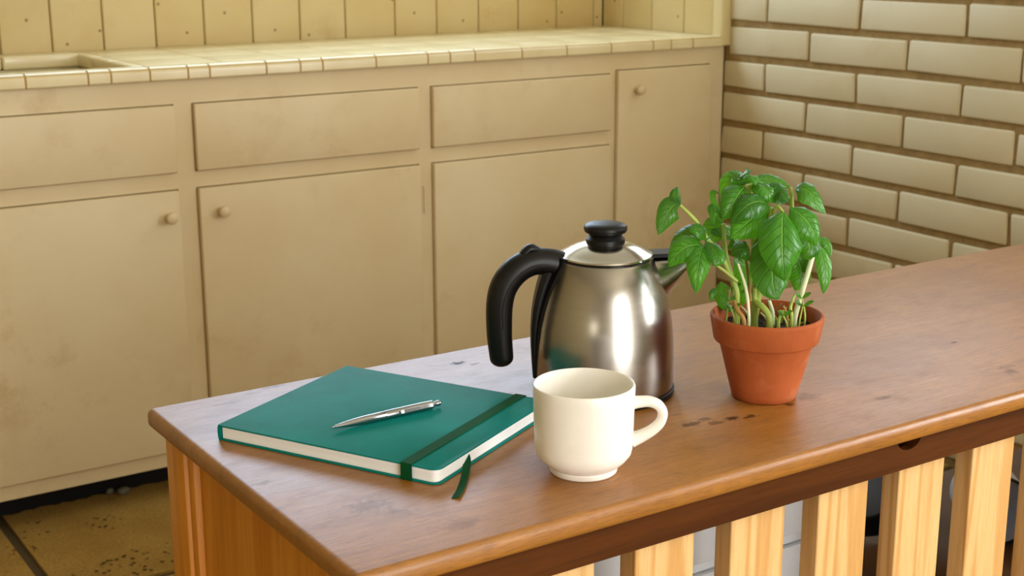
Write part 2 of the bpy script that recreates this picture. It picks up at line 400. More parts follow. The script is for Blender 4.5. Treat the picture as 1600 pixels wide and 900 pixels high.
# ------------------------------------------------------------------ kitchen cabinets
YC = 2.75
def knob(x, z, door):
    pr = [(0, 0), (.0075, 0), (.0062, .006), (.0070, .011), (.0118, .0165), (.0128, .021), (.0115, .0255), (.007, .0285), (0, .0293)]
    o = lathe('knob', pr, 'cab', door, 24); o.rotation_euler = (PI/2, 0, 0); o.location = (x, -.012, z); return o
def front(name, root, x0, x1, z0, z1):
    X = root.location.x
    return box(name, x0-X, x1-X, -.012, .0135, z0, z1, 'cab', root, .0030, 3)
def unit(x0, x1, label, cols):
    e = empty('kitchen_cabinet', (x0, YC, 0), label, 'cabinet', 'cream kitchen cabinets along the back wall'); wd = x1-x0
    bm = bmesh.new(); addbox(bm, 0, wd, .014, .02, .068, .8845); g = .0020; cuts = [x0] + [(a[1]+b[0])/2 for a, b in zip(cols, cols[1:])] + [x1]
    for i, (xa, xb, ops) in enumerate(cols):           # stiles and rails leave a narrow gap round every door and drawer
        l, r_ = cuts[i]-x0, cuts[i+1]-x0; a, b = xa-g-x0, xb+g-x0
        addbox(bm, l, a, 0, .014, .068, .8845); addbox(bm, b, r_, 0, .014, .068, .8845); z = .068
        for (za, zb) in sorted(ops):
            addbox(bm, a, b, 0, .014, z, za-g); z = zb+g
        addbox(bm, a, b, 0, .014, z, .8845)
    frombm('face_frame', bm, 'cab', e)
    box('body', .0, wd, .02, YB-YC-.002, .070, .69 if x0 < 0 else .8845, 'cab', e)
    box('toe_kick', .0, wd, .11, .125, -.005, .070, 'toe', e)
    return e
DT, DB, OT, OB = .834, .697, .660, .1015
u1 = unit(-.30, 1.0085, 'cream sink cabinet, leftmost, with a wide drawer and a knob at its door top right', [(-.28, .36, [(OB, OT), (DB, DT)]), (.40, .988, [(OB, OT), (DB, DT)])])
front('drawer', u1, .40, .988, DB, DT); front('drawer', u1, -.28, .36, DB, DT)
d = front('door', u1, .40, .988, OB, OT); knob(.962+.30, .609, d)
front('door', u1, -.28, .36, OB, OT)
u2 = unit(1.0085, 1.573, 'cream cabinet beside the sink cabinet, knob at top left of its door', [(1.030, 1.5555, [(OB, OT), (DB, DT)])])
front('drawer', u2, 1.030, 1.5555, DB, DT); d = front('door', u2, 1.030, 1.5555, OB, OT); knob(1.075-1.0085, .610, d)
box('hinge', 1.5665-1.0085, 1.5715-1.0085, -.004, .001, .547, .611, 'cab', u2, .0015)
u3 = unit(1.573, 2.1045, 'cream cabinet with a drawer over a plain door, directly behind the kettle', [(1.591, 2.095, [(OB, OT), (DB, DT)])])
front('drawer', u3, 1.591, 2.095, DB, DT); front('door', u3, 1.591, 2.095, OB, OT)
u4 = unit(2.1045, 2.463, 'narrow cream cabinet with one tall door, at the corner by the brick wall', [(2.115, 2.415, [(OB, .841)])])
d = front('door', u4, 2.115, 2.415, OB, .841); knob(2.169-2.1045, .793, d)

# worktop of glazed tiles with an opening for the sink
ct = empty('tiled_worktop', (0, 2.735, .8845), 'cream glazed tile worktop with ochre grout running along the planked wall', 'worktop')
SX0, SX1, SY0, SY1 = -.10, .935, 2.812-2.735, 3.165-2.735
HB = .0225
bm = bmesh.new(); D = YB-2.735-.001
for (a, b, c, e_) in ((-.30, SX0, .0022, D), (SX1, 2.447, .0022, D), (SX0, SX1, .0022, SY0), (SX0, SX1, SY1, D)): addbox(bm, a, b, c, e_, 0.0015, .0246)
frombm('grout_bed', bm, 'grout', ct)
EJ = [-.30, -.20, -.07, .05, .17, .29, .42, .545, .699, .818, .863, .941, 1.02, 1.066, 1.19, 1.267, 1.319, 1.447, 1.577, 1.635, 1.701, 1.829, 1.957, 2.089, 2.219, 2.276, 2.347, 2.4465]
def vcap(a, b):
    """rounded edge tile: nosing profile swept along x"""
    prof = [(.055, HB), (.055, .0272)] + [(.016+.0*0, .0285)] + [(.012-.012*math.sin(t), .0165+.012*math.cos(t)) for t in [i*PI/2/6 for i in range(7)]] + [(0.0, .003), (.003, .0002), (.012, .0002), (.012, HB)]
    bm = bmesh.new(); A = [bm.verts.new((a+.0018, y, z)) for y, z in prof]; B = [bm.verts.new((b-.0018, y, z)) for y, z in prof]; n = len(prof)
    for i in range(n): bm.faces.new((A[i], A[(i+1) % n], B[(i+1) % n], B[i]))
    bm.faces.new(A[::-1]); bm.faces.new(B)
    o = frombm('edge_tile', bm, 'tile', ct); shade(o.data, math.radians(35))
for a, b in zip(EJ, EJ[1:]): vcap(a, b)
TW = .1525
ys = [.0575, .0575+TW, .0575+2*TW, D]
xs = [SX1+.032+TW*k for k in range(10)]; xs = [x for x in xs if x < 2.40]+[2.447]
xs = [SX1+.018] + xs[1:]
for a, b in zip(xs, xs[1:]):
    for c, e_ in zip(ys, ys[1:]): box('tile', a+.002, b-.002, c+.002, e_-.002, HB, .0266, 'tile', ct, .0012, 2)
# border tiles round the sink, standing a little proud and turned down into the opening
bx_ = [SX0, .18, .46, .76, SX1]
for a, b in zip(bx_, bx_[1:]): box('tile', a+.0015, b-.0015, SY1-.012, D-.001, -.0, .0275, 'tile', ct, .005, 3)
for a, b in ((.0575, .20), (.20, .32), (.32, D)): box('tile', SX1-.012, SX1+.017, a+.0015, b-.0015, 0, .0275, 'tile', ct, .005, 3)
# sink basin
sk = empty('kitchen_sink', (0, 2.735, .70), 'cream enamel sink sunk into the tiled worktop at the left edge', 'sink')
bm = bmesh.new()
x0, x1, y0, y1, zt, zb = SX0+.002, SX1-.003, SY0+.002, SY1-.003, .1820, .02
ins = .03
V = lambda p: bm.verts.new(p)
T0 = [V(p) for p in ((x0, y0, zt), (x1, y0, zt), (x1, y1, zt), (x0, y1, zt))]
T1 = [V(p) for p in ((x0+.008, y0+.008, zt-.004), (x1-.008, y0+.008, zt-.004), (x1-.008, y1-.008, zt-.004), (x0+.008, y1-.008, zt-.004))]
B1 = [V(p) for p in ((x0+ins, y0+ins, zb), (x1-ins, y0+ins, zb), (x1-ins, y1-ins, zb), (x0+ins, y1-ins, zb))]
for A, B in ((T0, T1), (T1, B1)):
    for i in range(4): bm.faces.new((A[i], A[(i+1) % 4], B[(i+1) % 4], B[i]))
bm.faces.new(B1)
o = frombm('basin', bm, 'enamel', sk); so = o.modifiers.new('thick', 'SOLIDIFY'); so.thickness = .004; so.offset = 0
lathe('drain', [(0, .0225), (.012, .0225), (.022, .024), (.030, .0235), (.030, .0215)], 'chrome', sk, 32, .45, .24)

# pebbles in the gap under the cabinets
def pebble(x, y, r, sc, label, seed):
    bm = bmesh.new(); bmesh.ops.create_icosphere(bm, subdivisions=3, radius=r)
    for q in bm.verts:
        q.co *= 1+.22*noise.noise(q.co/r*.9+Vector((seed, 0, 0))); q.co = Vector((q.co.x*sc[0], q.co.y*sc[1], q.co.z*sc[2]))
    zm = min(q.co.z for q in bm.verts)
    o = frombm('pebble', bm, 'pebble', None, True); o.location = (x, y, -zm); tag(o, label, 'pebble', 'pebbles under the cabinets')
pebble(.850, 2.815, .0105, (1.35, .9, .85), 'larger rounded grey pebble on the floor in front of the black toe kick', 1)
pebble(.825, 2.832, .008, (1.1, .9, .9), 'smaller dark grey pebble behind the larger one by the toe kick', 5)

# ------------------------------------------------------------------ wooden bench / island
BX, BY = .390, .787
tb = empty('wooden_workbench', (BX, BY, 0), 'worn brown wooden workbench with slatted front and honey stained end panel', 'table')
BW, BD = 1.62, .420
bm = bmesh.new(); addbox(bm, 0, BW, 0, BD, .7315, .75, .0062, 5)
top = frombm('tabletop', bm, 'bench', tb); shade(top.data, math.radians(30))
# front apron with the half round finger hole cut in its upper edge
bm = bmesh.new()
pts = [(.028, .700), (BW-.03, .700), (BW-.03, .7312)]
hx, hr = .565, .0165
pts += [(hx+hr, .7312)] + [(hx+hr*math.cos(t), .7312-hr*.80*math.sin(t)) for t in [PI*i/12 for i in range(1, 12)]] + [(hx-hr, .7312), (.028, .7312)]
A = [bm.verts.new((x, .013, z)) for x, z in pts]; B = [bm.verts.new((x, .0155+.0, z)) for x, z in pts]
bm.faces.new(A); bm.faces.new(B[::-1]); n = len(pts)
for i in range(n): bm.faces.new((A[i], A[(i+1) % n], B[(i+1) % n], B[i]))
for v_ in B: v_.co.y = .0225
frombm('apron', bm, 'apron', tb)
box('slat_rail', .03, BW-.03, .0435, .062, .684, .7312, 'apron', tb, .001)
box('bottom_rail', .03, BW-.03, .0435, .062, .10, .15, 'apron', tb, .001)
random.seed(5)
for k in range(-2, 12):
    xl = .650+.1022*k-BX
    bm = bmesh.new(); addbox(bm, xl, xl+.0615, .023, .0433, .08, .7105, .0008)
    sl = frombm('slat', bm, 'pine', tb)
# end frame and panel on the left
for xe, sgn in ((.014, 1), (BW-.014-.022, -1)):
    box('end_panel', xe+.010, xe+.024, .028, .352, .06, .7312, 'honey', tb)
    box('end_stile', xe+.004, xe+.024, .3535, .3665, .06, .7312, 'honey', tb, .0012, 2)
    box('post', xe, xe+.040, .367, .413, 0, .7312, 'honey', tb, .002, 2)
    box('post', xe+.025 if sgn > 0 else xe-.018, xe+.060 if sgn > 0 else xe+.012, .0628, .10, 0, .7312, 'honey', tb, .003, 2)
box('apron', .06, BW-.06, .385, .405, .66, .7312, 'apron', tb, .001)
sh = box('shelf', .042, BW-.04, .102, .365, .452, .472, 'inner', tb, .002)

# things stored on the shelf inside the bench
dr = empty('drawer_box', (.60, .945, .4722), 'white box of shallow drawers stored behind the bench slats', 'drawer box')
box('carcass', 0, .392, .012, .19, 0, .190, 'white', dr, .002)
box('drawer', .004, .388, 0, .0118, .106, .186, 'white', dr, .003, 2)
box('drawer', .004, .388, 0.004, .0118, .006, .092, 'white', dr, .003, 2)
def pan():
    e = empty('frying_pan', (1.210, 1.085, .4722), 'black iron frying pan leaning behind the slats at far right', 'pan')
    pr = [(0, 0), (.058, 0), (.064, .004), (.075, .032), (.073, .033), (.062, .006), (.057, .003), (0, .003)]
    p = lathe('pan_body', pr, 'blackpan', e, 48); p.rotation_euler = (math.radians(78), 0, math.radians(-30)); p.location = (0, 0, .0775)
    h = tube('handle', [(-.07, 0, .028), (-.12, 0, .030), (-.165, 0, .032)], [.007, .006, .008], 'blackpan', p, 10, 5, (1, .6))
pan()
em = empty('enamel_cup', (1.350, 1.015, .4722), 'white enamel cup with dark rim lying on its side behind the slats', 'cup')
o = lathe('cup_body', [(0, 0), (.036, 0), (.040, .004), (.042, .07), (.0405, .07), (.038, .006), (0, .004)], 'enwhite', em, 40); rotm = (math.radians(90), 0, math.radians(-38)); o.rotation_euler = rotm; o.location = (0, 0, .0440)
rm = lathe('cup_rim', [(.0400, .0695), (.0412, .0722), (.0432, .0722), (.0436, .0695), (.0432, .067), (.0405, .067)], 'blackpan', o, 40)
ed = empty('enamel_dish', (1.378, .925, .4722), 'white enamel dish with a blue rim at the right edge, behind the slats', 'dish')
lathe('dish_body', [(0, 0), (.034, 0), (.038, .003), (.047, .036), (.0455, .036), (.036, .005), (0, .004)], 'enwhite', ed, 40)
lathe('dish_rim', [(.0453, .0355), (.0450, .0385), (.0475, .0390), (.0490, .0375), (.0482, .0350)], 'enblue', ed, 40)

# ------------------------------------------------------------------ notebook
NBZ = .7502
nb = empty('notebook', (.414, 1.090, NBZ), 'teal hardcover notebook closed by a dark green elastic band', 'notebook', None, math.radians(-62.0))
NW, NL, NT_ = .2215, .1915, .0136
def rrect(x0, x1, y0, y1, r, left_r=0.0005, k=5):
    pts = []
    for (cx, cy, a0, rr) in ((x0, y0, PI, left_r), (x1, y0, -PI/2, r), (x1, y1, 0, r), (x0, y1, PI/2, left_r)):
        ccx = cx+rr if cx == x0 else cx-rr; ccy = cy+rr if cy == y0 else cy-rr
        pts += [(ccx+rr*math.cos(a0+PI/2*i/k), ccy+rr*math.sin(a0+PI/2*i/k)) for i in range(k+1)]
    return pts
def slab(name, pts, z0, z1, mat, parent, bev=0):
    bm = bmesh.new(); A = [bm.verts.new((x, y, z0)) for x, y in pts]; B = [bm.verts.new((x, y, z1)) for x, y in pts]; n = len(pts)
    bm.faces.new(A[::-1]); bm.faces.new(B)
    for i in range(n): bm.faces.new((A[i], A[(i+1) % n], B[(i+1) % n], B[i]))
    if bev:
        ed_ = [e for e in bm.edges if abs(e.verts[0].co.z-e.verts[1].co.z) < 1e-7]
        bmesh.ops.bevel(bm, geom=ed_, offset=bev, segments=2, affect='EDGES', profile=.5)
    o = frombm(name, bm, mat, parent); shade(o.data, math.radians(35)); return o
CT = .0014
slab('back_cover', rrect(0, NW, 0, NL, .007), 0, CT, 'teal', nb, .0005)
slab('front_cover', rrect(0, NW, 0, NL, .007), NT_-CT, NT_, 'teal', nb, .0005)
tube('spine', [(.0006, 0.0004, NT_/2), (.0006, NL/2, NT_/2), (.0006, NL-.0004, NT_/2)], NT_/2, 'teal', nb, 16, 3, (.22, .995), ref=(0, 0, 1))
slab('pages', rrect(.0030, NW-.0025, .0022, NL-.0022, .006), CT+.00005, NT_-CT-.00005, 'paper', nb)
e0, e1, th = .187, .1975, .0009
bm = bmesh.new()
prof = [(-th, -.0001), (-th, NT_+th*.6), (-th*.4, NT_+th), (NL+th*.4, NT_+th), (NL+th, NT_+th*.6), (NL+th, -.0001), (NL+.0001, -.0001), (NL+.0001, NT_+.00003), (-.0001, NT_+.00003), (-.0001, -.0001)]
A = [bm.verts.new((e0, y, z)) for y, z in prof]; B = [bm.verts.new((e1, y, z)) for y, z in prof]; n = len(prof)
for i in range(n): bm.faces.new((A[i], A[(i+1) % n], B[(i+1) % n], B[i]))
bm.faces.new(A[::-1]); bm.faces.new(B); frombm('elastic_band', bm, 'green', nb)
def ribbon(name, pts, wd, th, mat, parent, side):
    q = crom(pts, 6); bm = bmesh.new(); R_ = []
    for i, p in enumerate(q):
        t = (q[min(i+1, len(q)-1)]-q[max(i-1, 0)]).normalized(); s_ = Vector(side); s_ = (s_-t*s_.dot(t)).normalized(); nn = t.cross(s_)
        R_.append([bm.verts.new(p+s_*a*wd/2+nn*b*th/2) for a, b in ((-1, -1), (1, -1), (1, 1), (-1, 1))])
    for A, B in zip(R_, R_[1:]):
        for j in range(4): bm.faces.new((A[j], A[(j+1) % 4], B[(j+1) % 4], B[j]))
    bm.faces.new(R_[0][::-1]); bm.faces.new(R_[-1]); o = frombm(name, bm, mat, parent); shade(o.data); return o
inv = Matrix.Translation(nb.location) @ Matrix.Rotation(math.radians(-62.0), 4, 'Z'); inv = inv.inverted()
rp = [(.5500, .9370, .7587), (.5590, .9270, .7586), (.5605, .9215, .7572), (.5560, .9130, .7535), (.5440, .8970, .7512), (.5300, .8795, .7512), (.5165, .8655, .7510)]
ribbon('ribbon_marker', [tuple(inv @ Vector(p)) for p in rp], .0068, .0006, 'green', nb, tuple(inv.to_3x3() @ Vector((.72, -.60, .30))))

# ------------------------------------------------------------------ pen lying on the notebook
pz = NBZ+NT_+.0041
p0, p1 = Vector((.4875, 1.0190, 0)), Vector((.5965, 1.0235, 0))
ang = math.atan2((p1-p0).y, (p1-p0).x); PL = (p1-p0).length
pe = empty('ballpoint_pen', (p0.x, p0.y, pz), 'slim silver ballpoint pen lying on the teal notebook', 'pen', None, ang)
def xl(name, prof, mat, parent):       # lathe along local x
    o = lathe(name, [(r, z) for z, r in prof], mat, parent, 28); o.rotation_euler = (0, PI/2, 0); return o
xl('tip', [(0, .0), (.0002, .0005), (.003, .0009), (.0031, .0012), (.0032, 0)], 'chrome', pe)
xl('barrel', [(.003, 0), (.003, .0013), (.012, .0024), (.022, .0033), (.032, .0038), (.052, .0040), (.0522, .0039), (.0526, .0039), (.0528, .0040), (.088, .0040), (.1005, .0037), (.101, .0032), (.101, 0)], 'chrome', pe)
xl('push_button', [(.1011, 0), (.1011, .0022), (PL-.004, .0022), (PL-.0035, .0026), (PL-.001, .0026), (PL, .0018), (PL, 0)], 'chrome', pe)
ribbon('clip', [(.0985, -.0036, .0012), (.0975, -.0052, .0016), (.085, -.0056, .0017), (.070, -.0052, .0015), (.0665, -.0045, .0013), (.0645, -.0052, .0014)], .0026, .0007, 'chrome', pe, (0, .35, .94))

# ------------------------------------------------------------------ mug
RZ = -math.radians(33.37)
mg = empty('coffee_mug', (.6335, .8590, .7502), 'cream stoneware mug standing in front of the kettle', 'mug', None, RZ-.06)
mp = [(0, .0022), (.0215, .0022), (.0235, 0), (.0262, 0), (.0274, .0012), (.0279, .0046), (.0276, .0054), (.0292, .0064), (.0345, .0112), (.0385, .0165), (.0396, .022), (.0402, .040), (.0408, .066), (.0410, .0722),
      (.0405, .0738), (.0395, .0742), (.0386, .0735), (.0381, .071), (.0376, .05), (.0370, .022), (.0345, .0125), (.028, .0085), (0, .0078)]
lathe('mug_body', mp, 'mug', mg, 72, ang=28)
tube('handle', [(.0385, 0, .0580), (.0440, 0, .0590), (.0520, 0, .0594), (.0592, 0, .0566), (.0629, 0, .0500), (.0610, 0, .0420), (.0545, 0, .0352), (.0460, 0, .0300), (.0385, 0, .0268)],
     [.0056, .0050, .0046, .0044, .0043, .0044, .0047, .0054, .0066], 'mug', mg, 16, 6, (.95, 1.25), ref=(0, 1, 0))

# ------------------------------------------------------------------ kettle
kt = empty('kettle', (.7703, 1.0137, .7502), 'brushed steel kettle with black handle and black lid knob', 'kettle', None, RZ+math.radians(10))
body = [(0, .0015), (.062, .0015), (.0645, .004), (.0655, .0075), (.0660, .012), (.0659, .030), (.0652, .050), (.0636, .068), (.0610, .083), (.0578, .096), (.0535, .109), (.0490, .120), (.0455, .127), (.0437, .1300), (.0425, .1306), (.040, .1300), (0, .128)]
lathe('kettle_body', body, 'steel', kt, 96, ang=60)
lathe('base_ring', [(.055, 0), (.0650, 0), (.0668, .0015), (.0670, .0062), (.0661, .0068), (.0650, .0066), (.0600, .0014), (.055, .0012)], 'black', kt, 96)
lid = lathe('lid', [(0, .1295), (.0415, .1295), (.0437, .1305), (.0446, .1318), (.0440, .1332), (.0418, .1338), (.038, .1362), (.032, .1394), (.026, .1418), (.020, .1435), (.012, .1446), (0, .1450)], 'lidsteel', kt, 96, ang=50)
lathe('lid_gasket', [(.0420, .1290), (.0441, .1300), (.0449, .1308), (.0441, .1313), (.0420, .1312)], 'black', lid, 72)
lathe('lid_knob', [(0, .1425), (.0178, .1425), (.0182, .1440), (.0180, .1475), (.0160, .1495), (.0150, .1510), (.0160, .1525), (.0192, .1540), (.0203, .1565), (.0200, .1590), (.0180, .1610), (.0120, .1622), (0, .1626)], 'black', lid, 48)
# spout
bm = bmesh.new(); rings = []
for (x, zc, hw, hh, sl) in ((.040, .0985, .0270, .0310, 0.0), (.053, .1042, .0220, .0262, .0), (.066, .1110, .0160, .0190, .003), (.077, .1180, .0105, .0120, .005), (.083, .1228, .0075, .0070, .005)):
    rg = []
    for j in range(20):
        a = 2*PI*j/20; cz = math.sin(a); cy = math.cos(a)
        ww = hw*(1 if cz > 0 else (1+cz*.55))
        rg.append(bm.verts.new((x+sl*cz, cy*ww, zc+hh*cz)))
    rings.append(rg)
for A, B in zip(rings, rings[1:]):
    for j in range(20): bm.faces.new((A[j], A[(j+1) % 20], B[(j+1) % 20], B[j]))
bm.faces.new(rings[-1]); sp = frombm('spout', bm, 'steel', kt, True)
ribbon('spout_cover', [(.040, 0, .1312), (.056, 0, .1312), (.072, 0, .1312), (.0875, 0, .1312)], .022, .0035, 'black', sp, (0, 1, 0))
# handle, a long hook open at the bottom
hd = tube('handle', [(-.0410, 0, .1235), (-.0530, 0, .1275), (-.0680, 0, .1280), (-.0830, 0, .1215), (-.0945, 0, .1080), (-.0995, 0, .0900), (-.1000, 0, .0620), (-.0980, 0, .0375)],
          [.0130, .0125, .0125, .0130, .0130, .0126, .0120, .0112], 'black', kt, 22, 7, (1, 1.0), ref=(0, 1, 0), dome=True)
tube('thumb_rest', [(-.0790, 0, .1335), (-.0725, 0, .1405), (-.0670, 0, .1405), (-.0600, 0, .1375)], [.004, .0042, .0038, .002], 'black', hd, 12, 5, (1, 1.5), ref=(0, 1, 0))
tube('grip_seam', [(-.0560, -.0124, .1275), (-.0690, -.0126, .1270), (-.0820, -.0128, .1205), (-.0925, -.0128, .1080), (-.0985, -.0123, .0900), (-.0985, -.0119, .0680)], .0006, 'black', hd, 8, 6)
def strip(name, zs, hw0, hw1, off0, off1, mat):
    """band hugging the body profile on the handle side"""
    def rad(z):
        pr = body[3:14]
        for (ra, za), (rb, zb) in zip(pr, pr[1:]):
            if za <= z <= zb: return ra+(rb-ra)*(z-za)/(zb-za)
        return pr[-1][0] if z > pr[-1][1] else pr[0][0]
    bm = bmesh.new(); R_ = []; n = len(zs)
    for i, z in enumerate(zs):
        t = i/(n-1); hw = hw0+(hw1-hw0)*t; off = off0+(off1-off0)*t; r = rad(z); R_.append([])
        for (s_, o_) in ((-1, -.002), (-1, off*.6), (-.6, off), (.6, off), (1, off*.6), (1, -.002)):
            a = PI+s_*hw/r; R_[-1].append(bm.verts.new(((r+o_)*math.cos(a), (r+o_)*math.sin(a), z)))
    for A, B in zip(R_, R_[1:]):
        for j in range(6): bm.faces.new((A[j], A[(j+1) % 6], B[(j+1) % 6], B[j]))
    bm.faces.new(R_[0]); bm.faces.new(R_[-1][::-1]); o = frombm(name, bm, mat, kt); shade(o.data, math.radians(30)); return o
strip('handle_mount', [.133-.008*i for i in range(12)], .0165, .0085, .0032, .0012, 'black')
strip('handle_spine', [.131-.0082*i for i in range(15)], .0090, .0022, .0120, .0022, 'black')

# ------------------------------------------------------------------ potted basil
pb = empty('potted_basil', (.8857, .9172, .7502), 'green basil plant growing in a small terracotta pot', 'potted plant', None, RZ)
lathe('pot', [(0, .0015), (.0085, .0015), (.0090, .001), (.0285, .0), (.0300, .0012), (.0312, .006), (.0432, .0530), (.0438, .0542), (.0478, .0552), (.0486, .0565), (.0522, .0765), (.0522, .0785), (.0512, .0798), (.0498, .0800), (.0488, .0788), (.0480, .066), (.0470, .060), (0, .058)], 'terra', pb, 80, ang=45)
bm = bmesh.new(); n = 40; rr_ = [0, .012, .024, .034, .042, .0478]; rows = []
random.seed(2)
for r in rr_:
    rows.append([bm.verts.new((r*math.cos(2*PI*i/n), r*math.sin(2*PI*i/n), .0655+random.uniform(-.0018, .0018))) for i in range(n)] if r else [bm.verts.new((0, 0, .067))])
for A, B in zip(rows, rows[1:]):
    for i in range(n):
        if len(A) == 1: bm.faces.new((A[0], B[i], B[(i+1) % n]))
        else: bm.faces.new((A[i], B[i], B[(i+1) % n], A[(i+1) % n]))
frombm('soil', bm, 'soil', pb)
LEAVES=[
((-0.0836,0.0050,0.1832),(-0.0931,0.0080,0.1791),(-0.1048,0.0200,0.1581),0.0182),
((-0.0836,0.0050,0.1832),(-0.0879,0.0000,0.1911),(-0.0853,-0.0040,0.1980),0.0085),
((-0.0631,0.0200,0.1479),(-0.0816,0.0300,0.1485),(-0.0955,0.0300,0.1309),0.0206),
((-0.0631,0.0200,0.1485),(-0.0700,0.0400,0.1379),(-0.0721,0.0450,0.1098),0.0182),
((-0.0608,0.0100,0.1546),(-0.0758,0.0000,0.1525),(-0.0900,-0.0100,0.1322),0.0218),
((-0.0621,0.0200,0.1521),(-0.0536,0.0350,0.1437),(-0.0574,0.0400,0.1343),0.0170),
((-0.0596,0.0100,0.1534),(-0.0670,0.0200,0.1626),(-0.0774,0.0200,0.1627),0.0121),
((-0.0421,-0.0100,0.1652),(-0.0533,0.0000,0.1792),(-0.0531,0.0100,0.1652),0.0085),
((-0.0421,-0.0100,0.1652),(-0.0524,-0.0050,0.1900),(-0.0472,-0.0050,0.1912),0.0061),
((-0.0266,0.0100,0.2003),(-0.0375,0.0300,0.1936),(-0.0495,0.0350,0.1744),0.0218),
((-0.0250,0.0000,0.2009),(-0.0364,-0.0100,0.2039),(-0.0426,-0.0150,0.1840),0.0182),
((-0.0233,0.0000,0.2009),(-0.0277,0.0000,0.2091),(-0.0225,0.0100,0.2131),0.0158),
((-0.0216,0.0000,0.2009),(-0.0201,0.0100,0.2102),(-0.0192,0.0200,0.2033),0.0133),
((-0.0148,0.0000,0.2044),(0.0006,-0.0050,0.2034),(0.0172,-0.0050,0.1969),0.0121),
((-0.0147,0.0000,0.2020),(-0.0088,0.0200,0.1998),(-0.0014,0.0200,0.1870),0.0182),
((0.0203,0.0000,0.1960),(0.0311,0.0100,0.1955),(0.0465,0.0150,0.1759),0.0206),
((-0.0053,0.0200,0.1847),(-0.0254,0.0400,0.1909),(-0.0447,0.0450,0.1725),0.0218),
((-0.0051,0.0100,0.1810),(-0.0225,0.0200,0.1713),(-0.0400,0.0250,0.1566),0.0267),
((-0.0016,0.0000,0.1808),(-0.0080,-0.0100,0.1651),(-0.0052,-0.0150,0.1460),0.0242),
((0.0049,0.0300,0.1820),(0.0003,0.0550,0.1556),(0.0040,0.0550,0.1238),0.0315),
((0.0108,0.0000,0.1760),(-0.0025,0.0300,0.1294),(0.0026,0.0400,0.1035),0.0315),
((0.0125,0.0200,0.1829),(0.0282,0.0300,0.1703),(0.0361,0.0300,0.1499),0.0242),
((0.0188,0.0000,0.1671),(0.0334,0.0100,0.1484),(0.0283,0.0100,0.1335),0.0267),
((-0.0003,0.0200,0.1870),(0.0027,0.0200,0.1974),(0.0092,0.0300,0.1889),0.0182),
((0.0437,0.0000,0.1461),(0.0491,0.0100,0.1245),(0.0482,0.0120,0.1009),0.0121),
((0.0437,0.0000,0.1473),(0.0519,0.0000,0.1461),(0.0550,0.0050,0.1341),0.0085),
((0.0448,-0.0100,0.1427),(0.0395,-0.0150,0.1276),(0.0415,-0.0200,0.1080),0.0109),
((0.0324,-0.0200,0.1478),(0.0384,-0.0300,0.1272),(0.0366,-0.0300,0.1025),0.0206),
((-0.0415,-0.0100,0.1490),(-0.0360,-0.0200,0.1511),(-0.0237,-0.0200,0.1389),0.0242),
((-0.0370,0.0100,0.1367),(-0.0284,0.0200,0.1449),(-0.0223,0.0200,0.1342),0.0182),
((-0.0292,-0.0200,0.1267),(-0.0188,-0.0250,0.1101),(-0.0180,-0.0300,0.0776),0.0182),
((-0.0404,-0.0200,0.1052),(-0.0360,-0.0250,0.0853),(-0.0240,-0.0300,0.0745),0.0121),
((-0.0473,0.0000,0.1041),(-0.0514,0.0050,0.0994),(-0.0518,0.0050,0.0920),0.0061),
((-0.0393,-0.0200,0.1602),(-0.0480,-0.0200,0.1541),(-0.0534,-0.0200,0.1390),0.0206),
((0.0273,-0.0200,0.1296),(0.0340,-0.0200,0.1142),(0.0289,-0.0200,0.0957),0.0218),
]
